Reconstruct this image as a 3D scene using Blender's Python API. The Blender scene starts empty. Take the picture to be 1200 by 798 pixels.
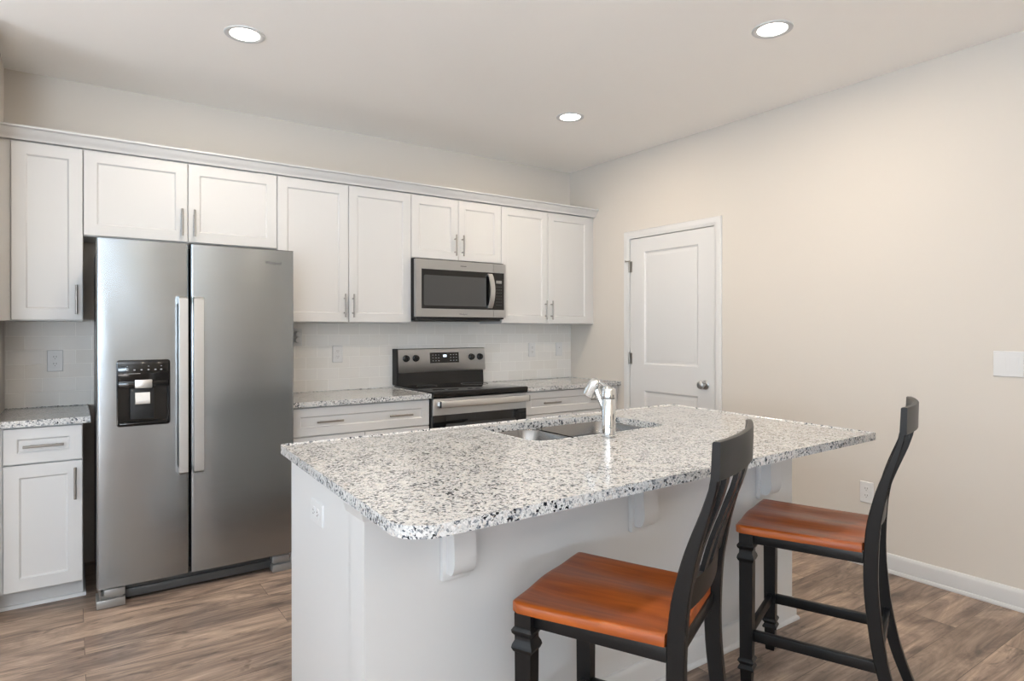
import bpy, bmesh, math, random
from mathutils import Vector, Matrix
random.seed(7)
PI = math.pi
scene = bpy.context.scene
COL = scene.collection

# ------------------------------------------------------------------ camera
F = 738.742
YAW, PITCH, ROLL, CYP = 0.6099, -0.0020, -0.0007, 388.25
CAM = Vector((-3.7031, -4.3799, 1.3372))
cd = bpy.data.cameras.new('camera')
cam = bpy.data.objects.new('camera', cd); COL.objects.link(cam)
cd.sensor_fit = 'HORIZONTAL'; cd.sensor_width = 36.0
cd.lens = F * 36.0 / 1200.0
cd.shift_x = 0.0
cd.shift_y = (CYP - 399.0) / 1200.0
cd.clip_start = 0.05
fw = Vector((math.sin(YAW) * math.cos(PITCH), math.cos(YAW) * math.cos(PITCH), math.sin(PITCH)))
rt = Vector((math.cos(YAW), -math.sin(YAW), 0.0))
up = rt.cross(fw)
r2 = rt * math.cos(ROLL) + up * math.sin(ROLL)
u2 = -rt * math.sin(ROLL) + up * math.cos(ROLL)
mw = Matrix((r2, u2, -fw)).transposed().to_4x4()
mw.translation = CAM
cam.matrix_world = mw
scene.camera = cam

# ------------------------------------------------------------------ world, lights, exposure
scene.view_settings.view_transform = 'Standard'
scene.view_settings.look = 'None'
scene.view_settings.gamma = 1.0
scene.view_settings.use_curve_mapping = False
scene.view_settings.exposure = 0.41
w = bpy.data.worlds.new('sky'); scene.world = w
w.use_nodes = True
bgn = w.node_tree.nodes['Background']
bgn.inputs[0].default_value = (0.78, 0.88, 1.0, 1); bgn.inputs[1].default_value = 1.2

ROOM_X0, ROOM_Y0, H = -7.2, -7.6, 2.757


def area_light(name, loc, size_x, size_y, watts, direction, color):
    l = bpy.data.lights.new(name, 'AREA'); l.shape = 'RECTANGLE'
    l.size = size_x; l.size_y = size_y; l.energy = watts; l.color = color
    o = bpy.data.objects.new(name, l); COL.objects.link(o)
    o.location = loc
    o.rotation_euler = Vector(direction).to_track_quat('-Z', 'Z').to_euler()
    return o


DAY = (0.71, 0.86, 1.0)
WIN_REAR = [(-6.5, -4.7)]          # x ranges of unseen openings placed in the rear wall for daylight
WIN_LEFT = [(-6.6, -4.4), (-3.8, -1.6)]                        # y ranges of unseen far-left openings, one added to brighten the ceiling
WZ0, WZ1 = 0.25, 2.30
P_REAR, P_LEFT, P_DOWN = 270.0, 66.0, 9.5
for a, b in WIN_REAR:
    area_light('window_daylight_fill', ((a + b) / 2, ROOM_Y0 - 0.02, (WZ0 + WZ1) / 2), b - a - .1, WZ1 - WZ0 - .1, P_REAR, (0, 1, 3.0), DAY)  # added panel for window daylight, aimed upward to brighten the ceiling
for a, b in WIN_LEFT:
    area_light('window_daylight_fill', (ROOM_X0 - 0.02, (a + b) / 2, (WZ0 + WZ1) / 2), b - a - .1, WZ1 - WZ0 - .1, P_LEFT, (1, 0, 3.0), DAY)  # same upward tilt, fill for the ceiling from the left openings

sl = bpy.data.lights.new('sun', 'SUN'); sl.energy = 65.0; sl.angle = 0.01; sl.color = (0.93, 0.97, 1.0)
so = bpy.data.objects.new('sun', sl); COL.objects.link(so)
so.location = (-6, -12, 6)
so.rotation_euler = Vector((0.25, 1.0, -1.05)).to_track_quat('-Z', 'Z').to_euler()

# ------------------------------------------------------------------ helpers
ORG = {}


def V(*a): return Vector(a)


def obj(name, bm, mat, parent=None, label=None, kind=None, smooth=True, angle=35):
    """link a bmesh as one mesh object; world-space vertices are moved to the parent's frame"""
    if isinstance(bm, tuple):
        bm = bm[0]
    bmesh.ops.recalc_face_normals(bm, faces=bm.faces[:])
    o_org = V(0, 0, 0)
    if parent is not None:
        o_org = ORG.get(parent.name, V(0, 0, 0))
        bmesh.ops.translate(bm, verts=bm.verts[:], vec=-o_org)
    me = bpy.data.meshes.new(name)
    bm.to_mesh(me); bm.free()
    mats = mat if isinstance(mat, (list, tuple)) else [mat]
    for m in mats: me.materials.append(m)
    if smooth:
        for p in me.polygons: p.use_smooth = True
        try:
            me.set_sharp_from_angle(angle=math.radians(angle))
        except Exception:
            pass
    o = bpy.data.objects.new(name, me); COL.objects.link(o)
    if parent is not None:
        o.parent = parent
        ORG[o.name] = o_org
    else:
        ORG[o.name] = V(0, 0, 0)
    if label: o['label'] = label
    if kind: o['kind'] = kind
    return o


def tag(o, label, cat, group=None, kind=None):
    o['label'] = label; o['category'] = cat
    if group: o['group'] = group
    if kind: o['kind'] = kind
    return o


def thing(name, loc, label, cat, group=None, kind=None):
    o = bpy.data.objects.new(name, None); COL.objects.link(o)
    o.empty_display_size = 0.1
    o.location = loc
    ORG[o.name] = Vector(loc)
    return tag(o, label, cat, group, kind)


def box(bm, x0, x1, y0, y1, z0, z1, bev=0.0, seg=2, mi=0):
    x0, x1 = sorted((x0, x1)); y0, y1 = sorted((y0, y1)); z0, z1 = sorted((z0, z1))
    tmp = bmesh.new()
    vs = [tmp.verts.new(c) for c in ((x0, y0, z0), (x1, y0, z0), (x1, y1, z0), (x0, y1, z0), (x0, y0, z1), (x1, y0, z1), (x1, y1, z1), (x0, y1, z1))]
    for f in ((0, 3, 2, 1), (4, 5, 6, 7), (0, 1, 5, 4), (1, 2, 6, 5), (2, 3, 7, 6), (3, 0, 4, 7)):
        tmp.faces.new([vs[i] for i in f])
    if bev > 0:
        bmesh.ops.bevel(tmp, geom=tmp.edges[:], offset=bev, segments=seg, profile=0.5, affect='EDGES')
    for f in tmp.faces: f.material_index = mi
    merge(bm, tmp)
    return bm


def merge(bm, tmp):
    me = bpy.data.meshes.new('tmp'); tmp.to_mesh(me); tmp.free()
    bm.from_mesh(me); bpy.data.meshes.remove(me)


def frame_axes(d):
    d = d.normalized()
    a = V(0, 0, 1) if abs(d.z) < 0.9 else V(1, 0, 0)
    u = d.cross(a).normalized(); v = d.cross(u).normalized()
    return u, v


def tube(bm, pts, radii, seg=20, cap=True, mi=0):
    pts = [Vector(p) for p in pts]
    if not isinstance(radii, (list, tuple)): radii = [radii] * len(pts)
    rings = []
    u = None
    for i, p in enumerate(pts):
        d = (pts[min(i + 1, len(pts) - 1)] - pts[max(i - 1, 0)]).normalized()
        if u is None:
            u, v = frame_axes(d)
        else:
            u = (u - d * u.dot(d)).normalized(); v = d.cross(u)
        rings.append([bm.verts.new(p + (u * math.cos(2 * PI * k / seg) + v * math.sin(2 * PI * k / seg)) * radii[i]) for k in range(seg)])
    fs = []
    for a, b in zip(rings[:-1], rings[1:]):
        for k in range(seg):
            fs.append(bm.faces.new((a[k], a[(k + 1) % seg], b[(k + 1) % seg], b[k])))
    if cap:
        fs.append(bm.faces.new(rings[0][::-1])); fs.append(bm.faces.new(rings[-1]))
    for f in fs: f.material_index = mi
    return bm


def turned(bm, base, axis, prof, seg=28, mi=0):
    """surface of revolution: prof = [(distance along axis, radius)]"""
    base = Vector(base); axis = Vector(axis).normalized(); u, v = frame_axes(axis)
    rings = []
    for h, r in prof:
        rings.append([bm.verts.new(base + axis * h + (u * math.cos(2 * PI * k / seg) + v * math.sin(2 * PI * k / seg)) * max(r, 1e-4)) for k in range(seg)])
    fs = []
    for a, b in zip(rings[:-1], rings[1:]):
        for k in range(seg):
            fs.append(bm.faces.new((a[k], a[(k + 1) % seg], b[(k + 1) % seg], b[k])))
    fs.append(bm.faces.new(rings[0][::-1])); fs.append(bm.faces.new(rings[-1]))
    for f in fs: f.material_index = mi
    return bm


def prism(bm, poly, mapper, a, b, mi=0):
    """extrude the 2-D polygon poly between a and b; mapper(u, v, w) -> xyz"""
    A = [bm.verts.new(mapper(u, v, a)) for u, v in poly]
    B = [bm.verts.new(mapper(u, v, b)) for u, v in poly]
    n = len(poly)
    fs = [bm.faces.new(A[::-1]), bm.faces.new(B)]
    for i in range(n):
        fs.append(bm.faces.new((A[i], A[(i + 1) % n], B[(i + 1) % n], B[i])))
    for f in fs: f.material_index = mi
    return bm


def loops(bm, rings, close_first=True, close_last=True, mi=0):
    """skin a list of rings, each a list of xyz with the same count"""
    R = [[bm.verts.new(p) for p in r] for r in rings]
    n = len(R[0]); fs = []
    for a, b in zip(R[:-1], R[1:]):
        for k in range(n):
            fs.append(bm.faces.new((a[k], a[(k + 1) % n], b[(k + 1) % n], b[k])))
    if close_first: fs.append(bm.faces.new(R[0][::-1]))
    if close_last: fs.append(bm.faces.new(R[-1]))
    for f in fs: f.material_index = mi
    return fs


def rect(x0, x1, z0, z1, y, m=lambda a, b, c: (a, c, b)):
    return [m(x0, z0, y), m(x1, z0, y), m(x1, z1, y), m(x0, z1, y)]


def shaker(x0, x1, z0, z1, yf, th=0.02, fr=0.06, dep=0.008, m=lambda a, b, c: (a, c, b)):
    """shaker panel facing -y: front plane yf, body behind it"""
    bm = bmesh.new(); e = 0.0022
    ring = lambda i, y: rect(x0 + i, x1 - i, z0 + i, z1 - i, y, m)
    loops(bm, [ring(0, yf + th), ring(0, yf + e), ring(e, yf), ring(fr - 0.001, yf), ring(fr + 0.006, yf + dep), ring(fr + 0.007, yf + dep + .0004)])
    return bm


def bar_pull(p0, p1, out, r=0.006, stand=0.03, inset=0.03):
    """bar handle between p0 and p1 lying 'stand' in front of the face, with two posts"""
    bm = bmesh.new()
    p0 = Vector(p0); p1 = Vector(p1); out = Vector(out); d = (p1 - p0).normalized()
    a = p0 + out * stand; b = p1 + out * stand
    tube(bm, [a, a + d * .001, b - d * .001, b], [r * .85, r, r, r * .85], 14)
    for q in (p0 + d * inset, p1 - d * inset):
        tube(bm, [q, q + out * stand], r * .75, 10)
    return bm


def rounded(pts, r, n=6):
    """round the corners of a polygon; r is a number or one per corner"""
    out = []
    N = len(pts)
    for i, p in enumerate(pts):
        rr = r[i] if isinstance(r, (list, tuple)) else r
        p = Vector((p[0], p[1])); a = Vector(pts[i - 1][:2]); b = Vector(pts[(i + 1) % N][:2])
        if rr <= 0:
            out.append((p.x, p.y)); continue
        da = (a - p).normalized(); db = (b - p).normalized()
        ang = da.angle(db); t = rr / math.tan(ang / 2)
        c = p + (da + db).normalized() * (rr / math.sin(ang / 2))
        s = p + da * t - c; e = p + db * t - c
        a0 = math.atan2(s.y, s.x); a1 = math.atan2(e.y, e.x)
        dd = (a1 - a0 + PI) % (2 * PI) - PI
        for k in range(n + 1):
            q = a0 + dd * k / n
            out.append((c.x + rr * math.cos(q), c.y + rr * math.sin(q)))
    return out


def inset_poly(poly, d):
    """move a CCW polygon inwards by d (positive = inwards)"""
    out = []; N = len(poly)
    for i in range(N):
        a = Vector(poly[i - 1]); p = Vector(poly[i]); b = Vector(poly[(i + 1) % N])
        e1 = (p - a).normalized(); e2 = (b - p).normalized()
        n1 = Vector((-e1.y, e1.x)); n2 = Vector((-e2.y, e2.x))
        n = (n1 + n2); n = n / max(n.dot(n1), 1e-6) if n.length > 1e-6 else n1
        out.append((p.x + n.x * d, p.y + n.y * d))
    return out


def slab_edge(poly, z0, z1, e=0.006):
    """rings for a stone slab with eased edges"""
    R = []
    for k in range(4):
        t = (k / 3) * PI / 2
        R.append([(x, y, z0 + e * (1 - math.sin(t))) for x, y in inset_poly(poly, e * (1 - math.cos(t)) * 1.0)] if False else
                 [(x, y, z0 + e * (1 - math.sin(t))) for x, y in inset_poly(poly, e * (1 - math.sin(PI / 2 - (PI / 2 - t))))])
    return R


def text_mesh(s, size, mapper, depth=0.0008):
    cu = bpy.data.curves.new('txt', 'FONT'); cu.body = s; cu.size = size; cu.extrude = 0; cu.resolution_u = 2
    to = bpy.data.objects.new('txt', cu); COL.objects.link(to)
    dg = bpy.context.evaluated_depsgraph_get(); dg.update()
    me = bpy.data.meshes.new_from_object(to.evaluated_get(dg))
    bm = bmesh.new(); bm.from_mesh(me)
    ret = bmesh.ops.extrude_face_region(bm, geom=bm.faces[:])
    vs = [g for g in ret['geom'] if isinstance(g, bmesh.types.BMVert)]
    for v in vs: v.co.z += depth
    for v in bm.verts: v.co = Vector(mapper(v.co.x, v.co.y, v.co.z))
    COL.objects.unlink(to); bpy.data.objects.remove(to); bpy.data.curves.remove(cu); bpy.data.meshes.remove(me)
    return bm


# ------------------------------------------------------------------ materials
def srgb(r, g, b):
    f = lambda c: (c / 255) / 12.92 if c / 255 <= 0.04045 else ((c / 255 + 0.055) / 1.055) ** 2.4
    return (f(r), f(g), f(b), 1)


def newmat(name):
    m = bpy.data.materials.new(name); m.use_nodes = True
    nt = m.node_tree
    return m, nt, nt.nodes['Principled BSDF']  # unseen, inferred from the lamp grid, added to light the left tiles


def N(nt, t, **kw):
    n = nt.nodes.new(t)
    for k, v in kw.items(): setattr(n, k, v)
    return n


def plain(name, col, rough=0.5, metal=0.0, coat=0.0, noise=0.0, nscale=8.0, bump=0.0, bscale=200.0, spec=0.5):
    m, nt, b = newmat(name)
    b.inputs['Base Color'].default_value = col
    b.inputs['Roughness'].default_value = rough
    b.inputs['Metallic'].default_value = metal
    b.inputs['Coat Weight'].default_value = coat
    b.inputs['Specular IOR Level'].default_value = spec
    tc = N(nt, 'ShaderNodeTexCoord')
    if noise > 0:
        nz = N(nt, 'ShaderNodeTexNoise'); nz.inputs['Scale'].default_value = nscale
        nt.links.new(tc.outputs['Object'], nz.inputs['Vector'])
        hs = N(nt, 'ShaderNodeMix', data_type='RGBA', blend_type='MULTIPLY')
        hs.inputs[0].default_value = 1.0
        hs.inputs[6].default_value = col
        rp = N(nt, 'ShaderNodeMapRange'); rp.inputs['To Min'].default_value = 1 - noise; rp.inputs['To Max'].default_value = 1 + noise
        nt.links.new(nz.outputs['Fac'], rp.inputs['Value']); nt.links.new(rp.outputs[0], hs.inputs[7])
        nt.links.new(hs.outputs[2], b.inputs['Base Color'])
    if bump > 0:
        nz = N(nt, 'ShaderNodeTexNoise'); nz.inputs['Scale'].default_value = bscale
        nt.links.new(tc.outputs['Object'], nz.inputs['Vector'])
        bp = N(nt, 'ShaderNodeBump'); bp.inputs['Strength'].default_value = bump; bp.inputs['Distance'].default_value = 0.001
        nt.links.new(nz.outputs['Fac'], bp.inputs['Height']); nt.links.new(bp.outputs[0], b.inputs['Normal'])
    return m


def brushed(name, col, rough, stretch, bump=0.05, wave=0.0, var=0.05):
    m, nt, b = newmat(name)
    b.inputs['Base Color'].default_value = col
    b.inputs['Metallic'].default_value = 1.0
    tc = N(nt, 'ShaderNodeTexCoord'); mp = N(nt, 'ShaderNodeMapping'); mp.inputs['Scale'].default_value = stretch
    nz = N(nt, 'ShaderNodeTexNoise'); nz.inputs['Scale'].default_value = 1.0; nz.inputs['Detail'].default_value = 4
    nt.links.new(tc.outputs['Object'], mp.inputs[0]); nt.links.new(mp.outputs[0], nz.inputs['Vector'])
    rg = N(nt, 'ShaderNodeMapRange'); rg.inputs['To Min'].default_value = rough - var; rg.inputs['To Max'].default_value = rough + var
    nt.links.new(nz.outputs['Fac'], rg.inputs['Value']); nt.links.new(rg.outputs[0], b.inputs['Roughness'])
    bp = N(nt, 'ShaderNodeBump'); bp.inputs['Strength'].default_value = bump; bp.inputs['Distance'].default_value = 0.0006
    nt.links.new(nz.outputs['Fac'], bp.inputs['Height']); nt.links.new(bp.outputs[0], b.inputs['Normal'])
    if wave > 0:
        mp2 = N(nt, 'ShaderNodeMapping'); mp2.inputs['Scale'].default_value = (2.2, 2.2, 5.0)
        n2 = N(nt, 'ShaderNodeTexNoise'); n2.inputs['Scale'].default_value = 1.0; n2.inputs['Detail'].default_value = 2
        nt.links.new(tc.outputs['Object'], mp2.inputs[0]); nt.links.new(mp2.outputs[0], n2.inputs['Vector'])
        b2 = N(nt, 'ShaderNodeBump'); b2.inputs['Strength'].default_value = wave; b2.inputs['Distance'].default_value = 0.01
        nt.links.new(n2.outputs['Fac'], b2.inputs['Height']); nt.links.new(b2.outputs[0], bp.inputs['Normal'])
    return m


def granite(name):
    m, nt, b = newmat(name)
    tc = N(nt, 'ShaderNodeTexCoord')
    wn = N(nt, 'ShaderNodeTexNoise'); wn.inputs['Scale'].default_value = 90; wn.inputs['Detail'].default_value = 2
    nt.links.new(tc.outputs['Object'], wn.inputs['Vector'])
    mx = N(nt, 'ShaderNodeMix', data_type='RGBA'); mx.blend_type = 'LINEAR_LIGHT'; mx.inputs[0].default_value = 0.008
    nt.links.new(tc.outputs['Object'], mx.inputs[6]); nt.links.new(wn.outputs['Color'], mx.inputs[7])

    def cells(scale, stops):
        vo = N(nt, 'ShaderNodeTexVoronoi'); vo.inputs['Scale'].default_value = scale
        nt.links.new(mx.outputs[2], vo.inputs['Vector'])
        sp = N(nt, 'ShaderNodeSeparateColor'); nt.links.new(vo.outputs['Color'], sp.inputs[0])
        cl = N(nt, 'ShaderNodeTexNoise'); cl.inputs['Scale'].default_value = 16; cl.inputs['Detail'].default_value = 2
        nt.links.new(tc.outputs['Object'], cl.inputs['Vector'])
        ad = N(nt, 'ShaderNodeMath', operation='MULTIPLY_ADD'); ad.inputs[1].default_value = 0.40; 
        su = N(nt, 'ShaderNodeMath', operation='SUBTRACT'); su.inputs[1].default_value = 0.5
        nt.links.new(cl.outputs['Fac'], su.inputs[0]); nt.links.new(su.outputs[0], ad.inputs[0]); nt.links.new(sp.outputs[0], ad.inputs[2])
        cr = N(nt, 'ShaderNodeValToRGB'); cr.color_ramp.interpolation = 'CONSTANT'
        els = cr.color_ramp.elements
        els[0].position = stops[0][0]; els[0].color = stops[0][1]
        els[1].position = stops[1][0]; els[1].color = stops[1][1]
        for p, c in stops[2:]:
            e = els.new(p); e.color = c
        nt.links.new(ad.outputs[0], cr.inputs[0])
        return cr
    big = cells(150, [(0.0, srgb(34, 37, 44)), (0.045, srgb(84, 91, 101)), (0.105, srgb(146, 149, 153)), (0.20, srgb(212, 211, 209)), (0.60, srgb(230, 228, 226)), (0.93, srgb(222, 214, 207))])
    sml = cells(300, [(0.0, srgb(64, 67, 73)), (0.05, srgb(140, 144, 149)), (0.15, srgb(216, 215, 213)), (0.6, srgb(236, 234, 232)), (0.95, srgb(222, 214, 208))])
    mm = N(nt, 'ShaderNodeMix', data_type='RGBA'); mm.blend_type = 'MULTIPLY'; mm.inputs[0].default_value = 0.75
    nt.links.new(big.outputs[0], mm.inputs[6]); nt.links.new(sml.outputs[0], mm.inputs[7])
    gm = N(nt, 'ShaderNodeMix', data_type='RGBA'); gm.blend_type = 'MULTIPLY'; gm.inputs[0].default_value = 1
    gm.inputs[7].default_value = (0.97, 1.00, 1.03, 1); gm.clamp_result = True
    nt.links.new(mm.outputs[2], gm.inputs[6])
    nt.links.new(gm.outputs[2], b.inputs['Base Color'])
    b.inputs['Roughness'].default_value = 0.12
    b.inputs['Specular IOR Level'].default_value = 0.5
    return m


def floor_mat():
    m, nt, b = newmat('grey_brown_plank_floor')
    tc = N(nt, 'ShaderNodeTexCoord')
    br = N(nt, 'ShaderNodeTexBrick'); br.offset = 0.37; br.offset_frequency = 2
    br.inputs['Color1'].default_value = (0, 0, 0, 1); br.inputs['Color2'].default_value = (1, 1, 1, 1)
    br.inputs['Mortar'].default_value = (0.5, 0.5, 0.5, 1)
    br.inputs['Scale'].default_value = 1.0; br.inputs['Mortar Size'].default_value = 0.0012; br.inputs['Mortar Smooth'].default_value = 0.2
    br.inputs['Brick Width'].default_value = 1.22; br.inputs['Row Height'].default_value = 0.178; br.inputs['Bias'].default_value = 0
    nt.links.new(tc.outputs['Object'], br.inputs['Vector'])
    # per-plank offset of the grain
    sc = N(nt, 'ShaderNodeVectorMath', operation='SCALE'); sc.inputs['Scale'].default_value = 9.0
    nt.links.new(br.outputs['Color'], sc.inputs[0])
    ad = N(nt, 'ShaderNodeVectorMath', operation='ADD'); nt.links.new(tc.outputs['Object'], ad.inputs[0]); nt.links.new(sc.outputs[0], ad.inputs[1])

    def noise(scale, detail, dist=0.0, rough=0.6):
        mp = N(nt, 'ShaderNodeMapping'); mp.inputs['Scale'].default_value = scale
        nt.links.new(ad.outputs[0], mp.inputs[0])
        nz = N(nt, 'ShaderNodeTexNoise'); nz.inputs['Scale'].default_value = 1; nz.inputs['Detail'].default_value = detail
        nz.inputs['Roughness'].default_value = rough; nz.inputs['Distortion'].default_value = dist
        nt.links.new(mp.outputs[0], nz.inputs['Vector'])
        return nz
    bands = noise((1.6, 7, 1), 6, 1.6, 0.65)
    fine = noise((4, 90, 1), 4, 0.3)
    knots = noise((4.5, 12, 1), 3, 1.4)
    cr = N(nt, 'ShaderNodeValToRGB'); e = cr.color_ramp.elements
    e[0].position = 0.31; e[0].color = srgb(96, 82, 75)
    e[1].position = 0.70; e[1].color = srgb(194, 170, 150)
    x = e.new(0.5); x.color = srgb(149, 129, 115)
    nt.links.new(bands.outputs['Fac'], cr.inputs[0])
    fr = N(nt, 'ShaderNodeMapRange'); fr.inputs['From Min'].default_value = .3; fr.inputs['From Max'].default_value = .7
    fr.inputs['To Min'].default_value = 0.70; fr.inputs['To Max'].default_value = 1.18
    nt.links.new(fine.outputs['Fac'], fr.inputs['Value'])
    kr = N(nt, 'ShaderNodeMapRange'); kr.inputs['From Min'].default_value = .60; kr.inputs['From Max'].default_value = .72
    kr.inputs['To Min'].default_value = 1.0; kr.inputs['To Max'].default_value = 0.5
    nt.links.new(knots.outputs['Fac'], kr.inputs['Value'])
    pl = N(nt, 'ShaderNodeSeparateColor'); nt.links.new(br.outputs['Color'], pl.inputs[0])
    pr = N(nt, 'ShaderNodeMapRange'); pr.inputs['To Min'].default_value = 0.80; pr.inputs['To Max'].default_value = 1.12
    nt.links.new(pl.outputs[0], pr.inputs['Value'])
    gr = N(nt, 'ShaderNodeMapRange'); gr.inputs['To Min'].default_value = 1.0; gr.inputs['To Max'].default_value = 0.35
    nt.links.new(br.outputs['Fac'], gr.inputs['Value'])
    m1 = N(nt, 'ShaderNodeMath', operation='MULTIPLY'); m2 = N(nt, 'ShaderNodeMath', operation='MULTIPLY'); m3 = N(nt, 'ShaderNodeMath', operation='MULTIPLY')
    nt.links.new(fr.outputs[0], m1.inputs[0]); nt.links.new(kr.outputs[0], m1.inputs[1])
    nt.links.new(m1.outputs[0], m2.inputs[0]); nt.links.new(pr.outputs[0], m2.inputs[1])
    nt.links.new(m2.outputs[0], m3.inputs[0]); nt.links.new(gr.outputs[0], m3.inputs[1])
    vs = N(nt, 'ShaderNodeVectorMath', operation='SCALE')
    nt.links.new(cr.outputs[0], vs.inputs[0]); nt.links.new(m3.outputs[0], vs.inputs['Scale'])
    nt.links.new(vs.outputs[0], b.inputs['Base Color'])
    b.inputs['Roughness'].default_value = 0.42
    bp = N(nt, 'ShaderNodeBump'); bp.inputs['Strength'].default_value = 0.15; bp.inputs['Distance'].default_value = 0.001
    nt.links.new(m3.outputs[0], bp.inputs['Height']); nt.links.new(bp.outputs[0], b.inputs['Normal'])
    return m


def tile_mat():
    m, nt, b = newmat('white_subway_tile')
    tc = N(nt, 'ShaderNodeTexCoord')
    sx = N(nt, 'ShaderNodeSeparateXYZ'); cx = N(nt, 'ShaderNodeCombineXYZ')
    nt.links.new(tc.outputs['Object'], sx.inputs[0]); nt.links.new(sx.outputs[0], cx.inputs[0])
    sb = N(nt, 'ShaderNodeMath', operation='SUBTRACT'); sb.inputs[1].default_value = 0.9155
    nt.links.new(sx.outputs[2], sb.inputs[0]); nt.links.new(sb.outputs[0], cx.inputs[1])
    br = N(nt, 'ShaderNodeTexBrick'); br.offset = 0.5
    br.inputs['Color1'].default_value = srgb(226, 224, 221); br.inputs['Color2'].default_value = srgb(222, 219, 214)
    br.inputs['Mortar'].default_value = srgb(238, 236, 232)
    br.inputs['Scale'].default_value = 1; br.inputs['Mortar Size'].default_value = 0.0014; br.inputs['Mortar Smooth'].default_value = 0.3
    br.inputs['Brick Width'].default_value = 0.1535; br.inputs['Row Height'].default_value = 0.0778
    nt.links.new(cx.outputs[0], br.inputs['Vector'])
    nt.links.new(br.outputs['Color'], b.inputs['Base Color'])
    rr = N(nt, 'ShaderNodeMapRange'); rr.inputs['To Min'].default_value = 0.14; rr.inputs['To Max'].default_value = 0.7
    nt.links.new(br.outputs['Fac'], rr.inputs['Value']); nt.links.new(rr.outputs[0], b.inputs['Roughness'])
    nz = N(nt, 'ShaderNodeTexNoise'); nz.inputs['Scale'].default_value = 14
    nt.links.new(tc.outputs['Object'], nz.inputs['Vector'])
    ml = N(nt, 'ShaderNodeMath', operation='MULTIPLY_ADD'); ml.inputs[1].default_value = -1.0
    nm = N(nt, 'ShaderNodeMath', operation='MULTIPLY'); nm.inputs[1].default_value = 0.35
    nt.links.new(nz.outputs['Fac'], nm.inputs[0])
    nt.links.new(br.outputs['Fac'], ml.inputs[0]); nt.links.new(nm.outputs[0], ml.inputs[2])
    bp = N(nt, 'ShaderNodeBump'); bp.inputs['Strength'].default_value = 0.5; bp.inputs['Distance'].default_value = 0.0015
    nt.links.new(ml.outputs[0], bp.inputs['Height']); nt.links.new(bp.outputs[0], b.inputs['Normal'])
    return m


def seat_mat():
    m, nt, b = newmat('orange_brown_stained_wood')
    tc = N(nt, 'ShaderNodeTexCoord'); mp = N(nt, 'ShaderNodeMapping'); mp.inputs['Scale'].default_value = (45, 5, 20)
    nt.links.new(tc.outputs['Object'], mp.inputs[0])
    nz = N(nt, 'ShaderNodeTexNoise'); nz.inputs['Scale'].default_value = 1; nz.inputs['Detail'].default_value = 5; nz.inputs['Distortion'].default_value = 0.6
    nt.links.new(mp.outputs[0], nz.inputs['Vector'])
    cr = N(nt, 'ShaderNodeValToRGB'); e = cr.color_ramp.elements
    e[0].position = 0.25; e[0].color = srgb(132, 58, 8); e[1].position = 0.75; e[1].color = srgb(176, 88, 18)
    nt.links.new(nz.outputs['Fac'], cr.inputs[0])
    n2 = N(nt, 'ShaderNodeTexNoise'); n2.inputs['Scale'].default_value = 6; nt.links.new(tc.outputs['Object'], n2.inputs['Vector'])
    r2_ = N(nt, 'ShaderNodeMapRange'); r2_.inputs['To Min'].default_value = .86; r2_.inputs['To Max'].default_value = 1.14
    nt.links.new(n2.outputs['Fac'], r2_.inputs['Value'])
    vs = N(nt, 'ShaderNodeVectorMath', operation='SCALE'); nt.links.new(cr.outputs[0], vs.inputs[0]); nt.links.new(r2_.outputs[0], vs.inputs['Scale'])
    nt.links.new(vs.outputs[0], b.inputs['Base Color'])
    b.inputs['Roughness'].default_value = 0.4
    b.inputs['Coat Weight'].default_value = 0.25; b.inputs['Coat Roughness'].default_value = 0.12
    return m


def emit(name, col, strength):
    m, nt, b = newmat(name)
    b.inputs['Base Color'].default_value = (0.8, 0.8, 0.8, 1)
    b.inputs['Emission Color'].default_value = col
    b.inputs['Emission Strength'].default_value = strength
    return m


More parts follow.
